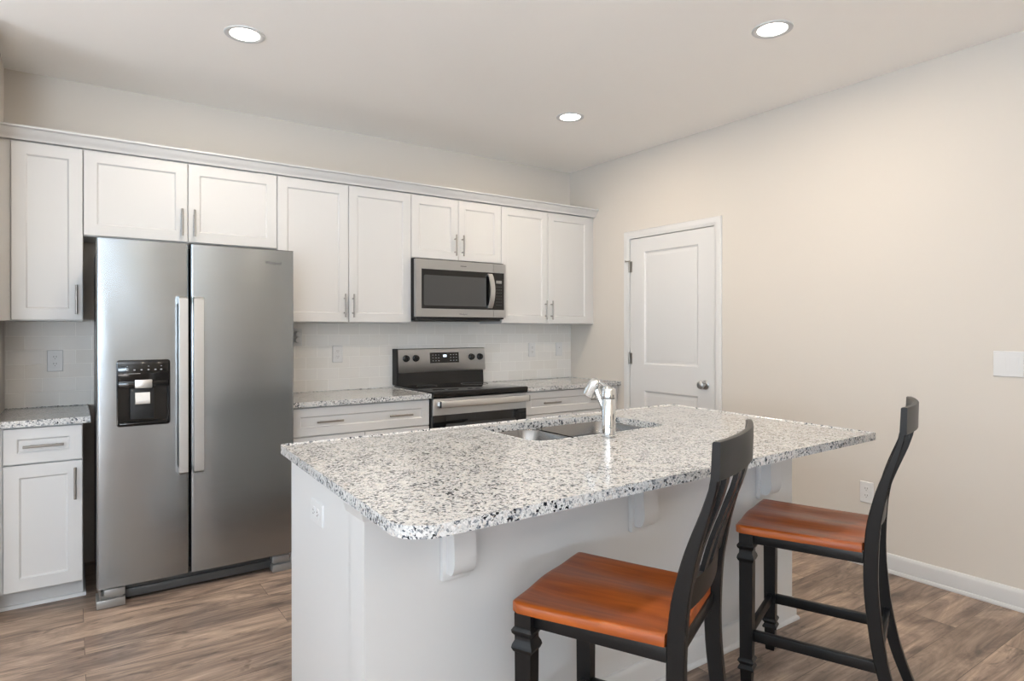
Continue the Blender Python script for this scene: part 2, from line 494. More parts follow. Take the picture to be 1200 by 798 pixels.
M = dict(
    wall=plain('warm_greige_wall_paint', srgb(206, 200, 192), 0.75, bump=0.08, bscale=260),
    ceil=plain('off_white_ceiling_paint', srgb(250, 247, 243), 0.9, bump=0.1, bscale=200),
    trim=plain('white_semi_gloss_trim', srgb(209, 209, 209), 0.38),
    cab=plain('white_cabinet_paint', srgb(200, 200, 200), 0.36),
    isl=plain('white_island_paint', srgb(209, 209, 209), 0.42),
    granite=granite('speckled_granite'),
    floor=floor_mat(), tile=tile_mat(), seat=seat_mat(),
    nickel=brushed('brushed_nickel', srgb(150, 146, 141), 0.30, (60, 60, 60), 0.02),
    steel=brushed('brushed_stainless_steel', srgb(160, 165, 169), 0.24, (1.5, 1.5, 160), 0.0, wave=0.16, var=0.03),
    steel_light=brushed('light_stainless_steel', srgb(204, 204, 203), 0.33, (120, 120, 2.5), 0.03),
    steel_h=brushed('stainless_steel_trim', srgb(176, 177, 178), 0.30, (1.5, 1.5, 160), 0.0, var=0.015),
    sinksteel=brushed('sink_steel', srgb(150, 148, 146), 0.24, (3, 220, 3), 0.03),
    steel_bright=brushed('bright_stainless_steel', srgb(222, 221, 219), 0.33, (60, 2, 60), 0.0),
    chrome=plain('polished_chrome', srgb(225, 226, 226), 0.07, metal=1.0),
    fside=plain('dark_grey_fridge_side', srgb(88, 86, 83), 0.42, metal=0.5, bump=0.1, bscale=500),
    greyplastic=plain('grey_plastic', srgb(66, 66, 66), 0.45),
    black=plain('black_gloss', srgb(12, 12, 13), 0.10),
    blackglass=plain('black_glass', srgb(9, 9, 10), 0.04),
    mwglass=plain('dark_grey_window_screen', srgb(62, 63, 64), 0.12),
    blackmatte=plain('black_matte', srgb(20, 20, 21), 0.55),
    gap=plain('dark_gap_gasket', srgb(14, 14, 14), 0.8),
    stool=plain('black_painted_wood', srgb(15, 15, 16), 0.36, noise=0.25, nscale=25, spec=0.4),
    plate=plain('white_plastic_plate', srgb(212, 212, 212), 0.35),
    slot=plain('dark_slots', srgb(70, 68, 66), 0.6),
    knobgrey=plain('satin_grey', srgb(150, 149, 147), 0.35, metal=0.6),
    iconwhite=plain('printed_grey_mark', srgb(150, 152, 155), 0.5),
    badge=plain('grey_badge', srgb(96, 96, 98), 0.3, metal=0.7),
    display=emit('lit_clock_display', srgb(205, 225, 240), 1.2),
    lamp=emit('lamp_diffuser', (1.0, 0.93, 0.83, 1), 9.0),
)

# ------------------------------------------------------------------ room shell
T = 0.12


def wall_with_holes(name, axis, c0, c1, lo, hi, holes, mat):
    """a wall slab between planes c0,c1 on 'axis'; holes = [(a, b, z0, z1)] along the other axis"""
    bm = bmesh.new()

    def bx(a, b, z0, z1):
        if b - a < 1e-5 or z1 - z0 < 1e-5: return
        if axis == 'x': box(bm, c0, c1, a, b, z0, z1)
        else: box(bm, a, b, c0, c1, z0, z1)
    cur = lo
    for a, b, z0, z1 in sorted(holes):
        bx(cur, a, 0, H); bx(a, b, 0, z0); bx(a, b, z1, H)
        cur = b
    bx(cur, hi, 0, H)
    return obj(name, bm, mat, kind='structure', smooth=False)


fl = bmesh.new(); box(fl, ROOM_X0 - T, T, ROOM_Y0 - T, T, -0.1, 0.0)
tag(obj('floor', fl, M['floor'], kind='structure', smooth=False), 'grey-brown wood plank floor running through the kitchen', 'floor')
ce = bmesh.new(); box(ce, ROOM_X0 - T, T, ROOM_Y0 - T, T, H, H + 0.1)
tag(obj('ceiling', ce, M['ceil'], kind='structure', smooth=False), 'plain off-white ceiling with recessed lights', 'ceiling')
tag(wall_with_holes('wall_back', 'y', 0, T, ROOM_X0 - T, T, [], M['wall']), 'beige wall behind the cabinets and range', 'wall')
DO0, DO1, DOZ = -1.570, -0.746, 2.073
tag(wall_with_holes('wall_right', 'x', 0, T, ROOM_Y0 - T, 0, [(DO0, DO1, 0, DOZ)], M['wall']), 'long plain wall with the white door', 'wall')
bm = bmesh.new(); box(bm, 0.06, 0.09, DO0 - .05, DO1 + .05, 0, DOZ + .05)
obj('wall_closet', bm, M['wall'], kind='structure', smooth=False)
bm = bmesh.new(); box(bm, -4.12, -4.0, -0.70, 0, 0, H)
tag(obj('wall_left', bm, M['wall'], kind='structure', smooth=False), 'short wall ending the cabinet run at the picture edge', 'wall')
tag(wall_with_holes('wall_rear', 'y', ROOM_Y0 - T, ROOM_Y0, ROOM_X0 - T, T, [(a, b, WZ0, WZ1) for a, b in WIN_REAR], M['wall']), 'unseen wall with windows placed for daylight, opposite the kitchen', 'wall')
tag(wall_with_holes('wall_far_left', 'x', ROOM_X0 - T, ROOM_X0, ROOM_Y0, 0, [(a, b, WZ0, WZ1) for a, b in WIN_LEFT], M['wall']), 'unseen wall with windows placed for daylight on the living side', 'wall')

# frames of the unseen windows placed for daylight
k = 0
for a, b in WIN_REAR:
    k += 1
    bm = bmesh.new()
    for x0, x1, z0, z1 in ((a, b, WZ0, WZ0 + .06), (a, b, WZ1 - .06, WZ1), (a, a + .06, WZ0, WZ1), (b - .06, b, WZ0, WZ1), ((a + b) / 2 - .03, (a + b) / 2 + .03, WZ0, WZ1)):
        box(bm, x0, x1, ROOM_Y0 - .09, ROOM_Y0 - .04, z0, z1)
    obj('window_%d' % k, bm, M['trim'], kind='structure', smooth=False)
for a, b in WIN_LEFT:
    k += 1
    bm = bmesh.new()
    for y0, y1, z0, z1 in ((a, b, WZ0, WZ0 + .06), (a, b, WZ1 - .06, WZ1), (a, a + .06, WZ0, WZ1), (b - .06, b, WZ0, WZ1), ((a + b) / 2 - .03, (a + b) / 2 + .03, WZ0, WZ1)):
        box(bm, ROOM_X0 - .09, ROOM_X0 - .04, y0, y1, z0, z1)
    obj('window_%d' % k, bm, M['trim'], kind='structure', smooth=False)

# baseboard along the right wall: profile (distance from wall, height)
BASEP = [(0, 0), (.024, 0), (.024, .008), (.020, .016), (.014, .019), (.014, .082), (.011, .092), (.006, .100), (0, .103)]


def skirting(name, segs):
    bm = bmesh.new()
    for y0, y1 in segs:
        prism(bm, BASEP, lambda u, v, w_: (-u, w_, v), y0, y1)
    return obj(name, bm, M['trim'], kind='structure', angle=20)


tag(skirting('baseboard_right', [(ROOM_Y0, -1.624), (-.670, -.62)]), 'white baseboard along the foot of the right wall', 'baseboard')

bm = bmesh.new(); prism(bm, BASEP, lambda u, v, w_: (w_, -u, v), ROOM_X0, -4.12)
tag(obj('baseboard_back', bm, M['trim'], kind='structure', angle=20), 'white baseboard of the living area beyond the short wall', 'baseboard')

# tiled backsplash (two stretches, fridge between)
bm = bmesh.new(); box(bm, -4.0, -3.585, -0.009, 0, 0.905, 1.40); box(bm, -2.72, 0, -0.009, 0, 0.905, 1.40)
tag(obj('wall_back_tile', bm, M['tile'], kind='structure', smooth=False), 'white glossy subway tile backsplash behind counters and range', 'backsplash')

# ---- door in the right wall
ddoor = thing('door_1', (0, -1.158, 0), 'white two-panel interior door with nickel knob in the right wall', 'door', kind='structure')
mR = lambda a, b, c: (c, a, b)          # a along y, b up, c = x


def panel_door():
    bm = bmesh.new()
    y0, y1, z0, z1 = -1.562, -0.754, 0.012, 2.065
    xf, xb = -0.002, 0.033
    box(bm, xf + .012, xb, y0, y1, z0, z1)
    # face as stiles and rails with two moulded panels
    pans = [(-1.424, -0.902, 1.068, 1.955), (-1.424, -0.902, 0.235, 0.858)]
    ys = [y0, pans[0][0], pans[0][1], y1]
    zs = [z0, pans[1][2], pans[1][3], pans[0][2], pans[0][3], z1]
    for i in range(3):
        for j in range(5):
            if i == 1 and j in (1, 3): continue
            box(bm, xf, xf + .0125, ys[i], ys[i + 1], zs[j], zs[j + 1])
    for a, b, c, d in pans:
        ring = lambda q, x: [(x, a + q, c + q), (x, b - q, c + q), (x, b - q, d - q), (x, a + q, d - q)]
        loops(bm, [ring(0, xf), ring(.006, xf + .006), ring(.014, xf + .0095), ring(.022, xf + .009), ring(.034, xf + .005), ring(.04, xf + .0045)], close_first=False)
    bmesh.ops.remove_doubles(bm, verts=bm.verts[:], dist=1e-5)
    return bm


dslab = obj('slab', panel_door(), M['trim'], ddoor, angle=25)
# casing: three mitred boards, simple colonial profile
CP = [(0, 0), (0.010, 0), (.012, .012), (.016, .020), (.018, .040), (.016, .054), (.010, .060), (0, .060)]   # (thickness, across from inner edge)
ci, cz = (-1.5675, -0.7485), 2.071
bm = bmesh.new()
rings = []
for th, ac in CP:
    rings.append([(-th, ci[0] - ac, 0), (-th, ci[0] - ac, cz + ac), (-th, ci[1] + ac, cz + ac), (-th, ci[1] + ac, 0)])
R = [[bm.verts.new(p) for p in r] for r in rings]
for i in range(len(R)):
    a, b = R[i], R[(i + 1) % len(R)]
    for q in range(3): bm.faces.new((a[q], a[q + 1], b[q + 1], b[q]))
bm.faces.new([r[0] for r in R]); bm.faces.new([r[3] for r in R][::-1])
obj('casing', bm, M['trim'], ddoor, angle=20)
bm = bmesh.new()   # jamb lining the opening
box(bm, .0, .06, ci[1] - .0005, ci[1] + .004, 0, cz); box(bm, .0, .06, ci[0] - .004, ci[0] + .0005, 0, cz); box(bm, .0, .06, ci[0], ci[1], cz - .0005, cz + .004)
obj('jamb', bm, M['trim'], ddoor, smooth=False)
bm = bmesh.new()
turned(bm, (-.004, -1.489, .946), (-1, 0, 0), [(0, .033), (.004, .033), (.007, .029), (.009, .013), (.026, .011), (.032, .018), (.040, .026), (.050, .029), (.060, .027), (.066, .020), (.068, .006)])
obj('knob', bm, M['steel_h'], ddoor, label='brushed nickel door knob')
for zc in (1.845, 1.108, 0.28):
    bm = bmesh.new()
    tube(bm, [(-.012, -.751, zc - .045), (-.012, -.751, zc + .045)], .0075, 12)
    turned(bm, (-.012, -.751, zc + .045), (0, 0, 1), [(0, .005), (.004, .006), (.008, .002)], 10)
    box(bm, -.0065, -.003, -.775, -.752, zc - .044, zc + .044)
    if zc > 1.8:      # spring door stop on the top hinge pin
        tube(bm, [(-.014, -.751, zc + .045), (-.035, -.735, zc + .045)], .005, 10)
        turned(bm, (-.035, -.735, zc + .045), (-.7, .7, 0), [(0, .008), (.008, .008)], 12)
    obj('hinge', bm, M['nickel'], ddoor, label='nickel hinge')

# ------------------------------------------------------------------ wall cabinets
UZ0, UZ1, UY = 1.387, 2.305, -0.305


def wall_cabinet(x0, x1, z0, doors, label, filler=None):
    t = thing('wall_cabinet', ((x0 + x1) / 2, 0, z0), label, 'cabinet', 'white wall cabinets')
    bm = bmesh.new()
    box(bm, x0 + .0008, x1 - .0008, UY, -.0105, z0, UZ1)
    if filler:
        box(bm, filler[0], filler[1], UY - .006, UY + .03, z0, UZ1, .001)
    obj('cabinet_body', bm, M['cab'], t, smooth=False)
    for a, b, hx in doors:
        d = obj('door', shaker(a, b, z0 + .004, 2.297, UY - .021), M['cab'], t, angle=15)
        hz = z0 + .035
        obj('handle', bar_pull((hx, UY - .021, hz), (hx, UY - .021, hz + .155), (0, -1, 0)), M['nickel'], d, label='brushed nickel bar pull')
    return t


wall_cabinet(-3.999, -3.651, UZ0, [(-3.953, -3.6535, -3.682)], 'narrow single-door white wall cabinet at the left picture edge', filler=(-3.999, -3.956))
wall_cabinet(-3.651, -2.652, 1.842, [(-3.649, -3.153, -3.183), (-3.149, -2.654, -3.119)], 'short wide white wall cabinet directly above the refrigerator')
wall_cabinet(-2.652, -1.737, UZ0, [(-2.650, -2.196, -2.224), (-2.192, -1.739, -2.166)], 'tall two-door white wall cabinet between refrigerator and microwave')
wall_cabinet(-1.737, -0.972, 1.848, [(-1.735, -1.356, -1.385), (-1.353, -0.974, -1.324)], 'short two-door white wall cabinet above the microwave')
wall_cabinet(-0.972, -0.001, UZ0, [(-0.970, -0.513, -0.541), (-0.509, -0.052, -0.481)], 'tall two-door white wall cabinet in the corner right of the microwave', filler=(-0.049, -0.001))

# crown moulding along all of them
CR = [(-.305, 2.3055), (-.336, 2.3055), (-.338, 2.312), (-.342, 2.318), (-.350, 2.326), (-.360, 2.338), (-.367, 2.350), (-.370, 2.354), (-.380, 2.357), (-.383, 2.360), (-.383, 2.368), (-.305, 2.368)]
bm = bmesh.new(); prism(bm, CR, lambda u, v, w_: (w_, u, v), -3.999, -.001)
tag(obj('crown_molding', bm, M['cab'], angle=20), 'white crown moulding running along the tops of the wall cabinets', 'molding')

# ------------------------------------------------------------------ base cabinets and back counters
BY = -0.60


def base_cabinet(x0, x1, drawer, doors, pulls, label, shoe=True, fl=None, right_return=False):
    t = thing('base_cabinet', ((x0 + x1) / 2, -.3, 0), label, 'cabinet', 'white base cabinets on the back wall')
    bm = bmesh.new()
    box(bm, x0 + .0008, x1 - .0008, BY, -.0105, .10, .8835)
    box(bm, x0 + .0008, x1 - .0008, -.525, -.0105, 0, .10)
    if fl: box(bm, fl[0], fl[1], BY - .006, BY + .02, .102, .882, .001)
    obj('cabinet_body', bm, M['cab'], t, smooth=False)
    d = obj('drawer', shaker(drawer[0], drawer[1], .706, .874, BY - .021, fr=.052), M['cab'], t, angle=15)
    for a, b in pulls:
        obj('handle', bar_pull((a, BY - .021, .789), (b, BY - .021, .789), (0, -1, 0)), M['nickel'], d, label='brushed nickel bar pull')
    for a, b, hx in doors:
        e = obj('door', shaker(a, b, .106, .700, BY - .021), M['cab'], t, angle=15)
        obj('handle', bar_pull((hx, BY - .021, .515), (hx, BY - .021, .670), (0, -1, 0)), M['nickel'], e, label='brushed nickel bar pull')
    bm = bmesh.new()
    prism(bm, [(-.525, 0), (-.538, 0), (-.538, .006), (-.533, .015), (-.5255, .018)], lambda u, v, w_: (w_, u, v), x0, x1 + (.012 if right_return else 0))
    if right_return: box(bm, x1, x1 + .012, -.538, -.05, 0, .017, .003)
    obj('shoe_molding', bm, M['trim'], t)
    return t


base_cabinet(-3.999, -3.657, (-3.966, -3.660), [(-3.966, -3.660, -3.690)], [(-3.892, -3.734)], 'narrow white base cabinet at the left picture edge beside the refrigerator', fl=(-3.999, -3.969), right_return=True)
base_cabinet(-2.655, -1.746, (-2.650, -1.750), [(-2.650, -2.202, -2.232), (-2.198, -1.750, -2.168)], [(-2.507, -2.345), (-2.042, -1.882)], 'wide white base cabinet with one two-pull drawer, between refrigerator and range')
base_cabinet(-0.962, -0.001, (-0.957, -0.052), [(-0.957, -0.507, -.537), (-0.503, -0.052, -.473)], [(-0.802, -0.637), (-0.331, -0.166)], 'wide white base cabinet in the corner right of the range', fl=(-.049, -.001))


def stone_rings(poly, z0, z1, e=.005, flip=False):
    R = []
    for k in range(4):
        a = PI / 2 * k / 3
        R.append([(x, y, z0 + e * (1 - math.sin(a))) for x, y in inset_poly(poly, e * (1 - math.cos(PI / 2 - a) if False else e * 0 + (1 - math.sin(a)) * 0))])
    return R


def slab(poly, z0, z1, e=.005):
    """stone slab with rounded-over top and bottom edges; poly counter-clockwise"""
    rings = []
    for k in range(4):
        a = PI / 2 * k / 3
        rings.append([(x, y, z0 + e * (1 - math.sin(a))) for x, y in inset_poly(poly, e * (1 - math.cos(PI / 2 - a)) if False else e * (1 - math.cos(a)) if False else e * (1 - math.sin(a)) * 0 + e * (1 - math.cos(PI / 2 - a)) * 0)] if False else
                     [(x, y, z0 + e * (1 - math.sin(a))) for x, y in inset_poly(poly, e * (1 - math.sin(PI / 2 - (PI / 2 - a))) if k == 0 else e * (1 - math.sin(a)) ** 1.5)])
    top = [[(x, y, z1 - (z - z0)) for x, y, z in r] for r in rings[::-1]]
    return rings + top


def counter(name, poly, label, cat='countertop'):
    bm = bmesh.new(); loops(bm, slab(poly, .884, .914))
    return tag(obj(name, bm, M['granite'], angle=20), label, cat, 'granite countertops')


counter('countertop', [(-3.999, -.647), (-3.627, -.647), (-3.627, -.0095), (-3.999, -.0095)], 'short granite countertop at the left picture edge beside the refrigerator')
counter('countertop', [(-2.668, -.647), (-1.7445, -.647), (-1.7445, -.0095), (-2.668, -.0095)], 'granite countertop between the refrigerator and the range')
counter('countertop', [(-0.966, -.647), (-.001, -.647), (-.001, -.0095), (-0.966, -.0095)], 'granite countertop in the corner right of the range')

# ------------------------------------------------------------------ refrigerator
fr = thing('refrigerator', (-3.146, -.42, 0), 'tall stainless side-by-side refrigerator with ice and water dispenser', 'refrigerator')
FX0, FX1, FY, FZ0, FZ1, FG = -3.606, -2.686, -0.80, 0.100, 1.778, -3.2085
bm = bmesh.new(); box(bm, FX0 + .008, FX1 - .008, -.705, -.06, .035, 1.755, .004)
obj('fridge_body', bm, M['fside'], fr)
bm = bmesh.new(); box(bm, FX0 + .012, FX1 - .012, -.732, -.700, .11, 1.76)
obj('gasket', bm, M['gap'], fr, smooth=False)
for xa, xb in ((FX0 + .02, FX0 + .12), (FX1 - .12, FX1 - .02)):
    bm = bmesh.new(); box(bm, xa, xb, -.74, -.60, 1.754, 1.774, .004)
    obj('hinge_cover', bm, M['greyplastic'], fr)
# dispenser opening in the freezer door
DX0, DX1, DZ0, DZ1 = -3.5265, -3.2965, .869, 1.1925


def fridge_door(x0, x1, hole=None):
    bm = bmesh.new()
    yb, e = -.733, .007
    outer = rounded([(x0, yb), (x0, FY), (x1, FY), (x1, yb)], [.002, .012, .012, .002], 5)
    if not hole:
        rings = []
        for z in (FZ0, FZ0 + .002): rings.append([(x, y, z) for x, y in outer])
        rings.append([(x, y, FZ1 - .002) for x, y in outer]); rings.append([(x, y, FZ1) for x, y in inset_poly(outer[::-1], .002)[::-1]])
        loops(bm, rings)
        return bm
    hx0, hx1, hz0, hz1 = hole
    # side and back skin from the profile, front plane with a rounded opening
    rings = [[(x, y, z) for x, y in outer] for z in (FZ0, FZ1)]
    A = [[bm.verts.new(p) for p in r] for r in rings]
    n = len(outer)
    ys = [p[1] for p in outer]
    front_edge = None
    for k in range(n):
        q = (k + 1) % n
        if abs(ys[k] - FY) < 1e-6 and abs(ys[q] - FY) < 1e-6 and abs(outer[k][0] - outer[q][0]) > .1:
            front_edge = (k, q); continue
        bm.faces.new((A[0][k], A[0][q], A[1][q], A[1][k]))
    bm.faces.new(A[0][::-1]); bm.faces.new(A[1])
    k, q = front_edge
    fx0, fx1 = outer[k][0], outer[q][0]
    if fx0 > fx1: fx0, fx1 = fx1, fx0
    hp = rounded([(hx0, hz0), (hx1, hz0), (hx1, hz1), (hx0, hz1)], .014, 6)
    hv = [bm.verts.new((x, FY, z)) for x, z in hp]
    hb = [bm.verts.new((x, FY + .055, z)) for x, z in hp]
    m_ = len(hp)
    for i in range(m_):
        bm.faces.new((hv[i], hv[(i + 1) % m_], hb[(i + 1) % m_], hb[i]))
    bl, brr, tr, tl = (A[0][k], A[0][q], A[1][q], A[1][k]) if outer[k][0] < outer[q][0] else (A[0][q], A[0][k], A[1][k], A[1][q])
    s = 7  # verts per corner
    c = [hv[0:s], hv[s:2 * s], hv[2 * s:3 * s], hv[3 * s:4 * s]]
    mid = lambda cc: 3
    bm.faces.new([bl, brr] + c[1][:4][::-1] + c[0][3:][::-1])
    bm.faces.new([brr, tr] + c[2][:4][::-1] + c[1][3:][::-1])
    bm.faces.new([tr, tl] + c[3][:4][::-1] + c[2][3:][::-1])
    bm.faces.new([tl, bl] + c[0][:4][::-1] + c[3][3:][::-1])
    return bm


dl = obj('freezer_door', fridge_door(FX0, FG - .004, (DX0, DX1, DZ0, DZ1)), M['steel'], fr)
dr = obj('fridge_door', fridge_door(FG + .004, FX1), M['steel'], fr)


def fridge_handle(x0, x1):
    bm = bmesh.new()
    z0, z1 = .613, 1.508
    yo = FY - .052
    prof = [(FY, z0), (yo + .018, z0), (yo, z0 + .012), (yo, z1 - .012), (yo + .018, z1), (FY, z1), (FY, z1 - .03), (yo + .024, z1 - .04), (yo + .024, z0 + .04), (FY, z0 + .03)]
    prism(bm, prof, lambda u, v, w_: (w_, u, v), x0, x1)
    bmesh.ops.bevel(bm, geom=[e for e in bm.edges if abs(e.verts[0].co.x - e.verts[1].co.x) < 1e-6], offset=.003, segments=2, affect='EDGES')
    return bm


obj('handle', fridge_handle(-3.262, -3.222), M['steel_light'], dl, label='pale flat steel pull handle')
obj('handle', fridge_handle(-3.196, -3.150), M['steel_light'], dr, label='pale flat steel pull handle')
# dispenser
bm = bmesh.new()
hp = rounded([(DX0 + .0008, DZ0 + .0008), (DX1 - .0008, DZ0 + .0008), (DX1 - .0008, DZ1 - .0008), (DX0 + .0008, DZ1 - .0008)], .0135, 6)
loops(bm, [[(x, FY + .05, z) for x, z in inset_poly(hp, .006)], [(x, FY - .001, z) for x, z in hp], [(x, FY - .0015, z) for x, z in inset_poly(hp, .004)], [(x, FY + .048, z) for x, z in inset_poly(hp, .008)]], close_first=True, close_last=False)
box(bm, DX0 + .006, DX1 - .006, FY - .0012, FY + .03, DZ1 - .105, DZ1 - .004, .002)          # control face
box(bm, DX0 + .008, DX1 - .008, FY + .002, FY + .04, DZ1 - .135, DZ1 - .103, .003)           # lip below it
for i, px in enumerate((.045, .075, .105, .135, .165, .19)):
    box(bm, DX0 + px - .004, DX0 + px + .004, FY - .0018, FY - .001, DZ1 - .052, DZ1 - .046, mi=1)
    if i in (0, 3, 5): box(bm, DX0 + px - .003, DX0 + px + .003, FY - .0018, FY - .001, DZ1 - .033, DZ1 - .030, mi=1)
box(bm, DX0 + .03, DX0 + .10, FY - .0018, FY - .001, DZ1 - .068, DZ1 - .066, mi=1)
disp = obj('dispenser', bm, [M['black'], M['iconwhite']], dl, label='black ice and water dispenser')
bm = bmesh.new()
box(bm, -3.4500, -3.3760, FY - .004, FY + .012, DZ1 - .140, DZ1 - .098, .003)
obj('ice_chute', bm, M['steel_light'], dl, label='small silver chute cover')
bm = bmesh.new()
box(bm, -3.468, -3.366, FY + .022, FY + .045, DZ0 + .03, DZ1 - .14, .003)
obj('paddle_back', bm, M['blackmatte'], dl)
bm = bmesh.new()
prism(bm, [(FY + .018, DZ1 - .162), (FY + .006, DZ1 - .205), (FY + .008, DZ1 - .218), (FY + .016, DZ1 - .219), (FY + .026, DZ1 - .165)], lambda u, v, w_: (w_, u, v), -3.447, -3.384)
obj('paddle', bm, M['steel_light'], dl, label='small silver dispenser paddle')
bm = bmesh.new(); box(bm, DX0 + .012, DX1 - .012, FY + .004, FY + .047, DZ0 + .006, DZ0 + .016, .002)
obj('drip_tray', bm, M['black'], dl)
# badge
obj('badge', text_mesh('Whirlpool', .026, lambda a, b, c: (-2.838 + a * .78, FY - c, 1.697 + b), .0012), M['badge'], dr, smooth=False)
# base grille and foot covers
bm = bmesh.new()
box(bm, FX0 + .118, FX1 - .105, -.735, -.70, .016, .058, .003)
box(bm, FX0 + .118, FX1 - .105, -.726, -.70, .058, .075, .002)
box(bm, FX0 + .118, FX0 + .30, -.742, -.70, .066, .090, .002)
obj('base_grille', bm, M['greyplastic'], fr)
for xa, xb in ((FX0 - .002, FX0 + .116), (FX1 - .112, FX1 + .0)):
    bm = bmesh.new()
    box(bm, xa, xb, -.787, -.66, .002, .042, .003)
    box(bm, xa + (.03 if xa < -3 else 0), xb - (0 if xa < -3 else .02), -.781, -.66, .052, .088, .003)
    box(bm, xa + .012, xb - .008, -.765, -.66, .04, .055)
    tube(bm, [((xa + .018 if xa < -3 else xb - .012), -.778, .042), ((xa + .012 if xa < -3 else xb - .008), -.778, .092)], .005, 8)
    obj('foot_cover', bm, M['knobgrey'], fr)

# ------------------------------------------------------------------ range
RX0, RX1 = -1.741, -0.970
rg = thing('range', ((RX0 + RX1) / 2, -.33, 0), 'stainless and black electric range with glass cooktop', 'stove')
bm = bmesh.new(); box(bm, RX0 + .002, RX1 - .002, -.612, -.03, .02, .905)
obj('range_body', bm, M['blackmatte'], rg, smooth=False)
bm = bmesh.new(); box(bm, RX0, RX1, -.664, -.045, .905, .926, .004)
prism(bm, [(-.6645, .925), (-.670, .918), (-.670, .898), (-.664, .884), (-.62, .884), (-.62, .925)], lambda u, v, w_: (w_, u, v), RX0, RX1)
ct = obj('cooktop', bm, M['blackglass'], rg, label='black glass cooktop')
for cx_, cy_, r in ((-1.56, -.49, .105), (-1.15, -.49, .085), (-1.56, -.22, .075), (-1.15, -.22, .105)):
    bm = bmesh.new()
    A = []
    for q in range(48):
        a = 2 * PI * q / 48
        A.append([bm.verts.new((cx_ + r_ * math.cos(a), cy_ + r_ * math.sin(a), z)) for r_, z in ((r - .0016, .9258), (r - .0014, .9264), (r, .9264), (r + .0002, .9258))])
    for q in range(48):
        for k_ in range(3):
            bm.faces.new((A[q][k_], A[q][k_ + 1], A[(q + 1) % 48][k_ + 1], A[(q + 1) % 48][k_]))
    obj('burner_ring', bm, M['greyplastic'], ct, smooth=False)
# oven door
bm = bmesh.new()
box(bm, RX0 + .004, RX1 - .004, -.6545, -.612, .235, .880, .004)
ovd = obj('oven_door', bm, M['steel_h'], rg)
bm = bmesh.new(); box(bm, RX0 + .004, RX1 - .004, -.656, -.640, .290, .768, .001)
obj('door_glass', bm, M['blackglass'], ovd, label='black glass oven door')
bm = bmesh.new(); box(bm, RX0 + .10, RX1 - .10, -.6566, -.655, .38, .705)
obj('window_screen', bm, M['mwglass'], ovd, smooth=False)
bm = bmesh.new()
box(bm, RX0 + .035, RX1 - .012, -.712, -.694, .822, .866, .006, 3)
box(bm, RX0 + .031, RX0 + .037, -.711, -.694, .823, .865, .002, mi=1); box(bm, RX1 - .014, RX1 - .008, -.711, -.694, .823, .865, .002, mi=1)
for xa in (RX0 + .05, RX1 - .05):
    box(bm, xa - .012, xa + .012, -.70, -.654, .83, .858, .003)
obj('oven_handle', bm, [M['steel_bright'], M['blackmatte']], ovd, label='flat stainless oven handle')
bm = bmesh.new(); box(bm, RX0 + .004, RX1 - .004, -.652, -.612, .05, .228, .004)
obj('drawer', bm, M['steel_h'], rg)
# backguard
bm = bmesh.new()
prism(bm, [(-.012, .926), (-.075, .926), (-.068, 1.032), (-.012, 1.032)], lambda u, v, w_: (w_, u, v), RX0 + .004, RX1 - .006)
obj('backguard_base', bm, M['black'], rg, label='black lower back panel')
bm = bmesh.new()
prism(bm, [(-.0105, 1.020), (-.090, 1.020), (-.094, 1.028), (-.080, 1.192), (-.074, 1.197), (-.0105, 1.197)], lambda u, v, w_: (w_, u, v), RX0 + .014, RX1 - .001)
bg = obj('control_panel', bm, M['steel_h'], rg, label='stainless control panel')
bm = bmesh.new()
prism(bm, [(-.010, .93), (-.078, .93), (-.092, 1.02), (-.082, 1.190), (-.074, 1.197), (-.010, 1.197)], lambda u, v, w_: (w_, u, v), RX0 + .001, RX0 + .0145)
obj('end_cap', bm, M['blackmatte'], rg)
PY = lambda z: -.094 + (z - 1.028) * (.014 / .164)     # face of the sloped panel
bm = bmesh.new()
prism(bm, [(PY(1.085) + .004, 1.085), (PY(1.085) - .0015, 1.085), (PY(1.165) - .0015, 1.165), (PY(1.165) + .004, 1.165)], lambda u, v, w_: (w_, u, v), -1.466, -1.212)
for px in (-1.445, -1.42, -1.395, -1.29, -1.265, -1.24):
    for z0 in (1.100, 1.122, 1.144):
        prism(bm, [(PY(z0) - .001, z0), (PY(z0) - .0019, z0), (PY(z0) - .0019, z0 + .005), (PY(z0) - .001, z0 + .005)], lambda u, v, w_: (w_, u, v), px, px + .010, mi=1)
obj('display_panel', bm, [M['black'], M['iconwhite']], bg, label='black glass display')
bm = bmesh.new()
z0, z1 = 1.130, 1.148
prism(bm, [(PY(z0) - .001, z0), (PY(z0) - .002, z0), (PY(z1) - .002, z1), (PY(z1) - .001, z1)], lambda u, v, w_: (w_, u, v), -1.352, -1.322)
obj('clock_digits', bm, M['display'], bg, smooth=False)
for kx in (-1.665, -1.585, -1.098, -1.021):
    bm = bmesh.new()
    ax = V(0, -1, .085).normalized()
    turned(bm, (kx, PY(1.125) + .002, 1.125), ax, [(0, .026), (.005, .026), (.007, .023), (.026, .021), (.029, .018)], 28)
    box(bm, kx - .004, kx + .004, PY(1.125) - .034, PY(1.125) - .02, 1.106, 1.145, .0015)
    obj('knob', bm, M['black'], bg, label='black burner knob')

# ------------------------------------------------------------------ microwave
MX0, MX1, MY, MZ0, MZ1 = -1.7355, -0.9735, -.392, 1.420, 1.838
mo = thing('microwave', ((MX0 + MX1) / 2, -.2, MZ0), 'stainless over-the-range microwave with black glass door', 'microwave')
bm = bmesh.new(); box(bm, MX0, MX1, -.362, -.011, MZ0, MZ1 + .008, .002)
obj('microwave_body', bm, M['blackmatte'], mo)
xs = -1.088                      # seam between door and control column
WX0, WX1, WZ0_, WZ1_ = -1.690, -.990, 1.490, 1.770


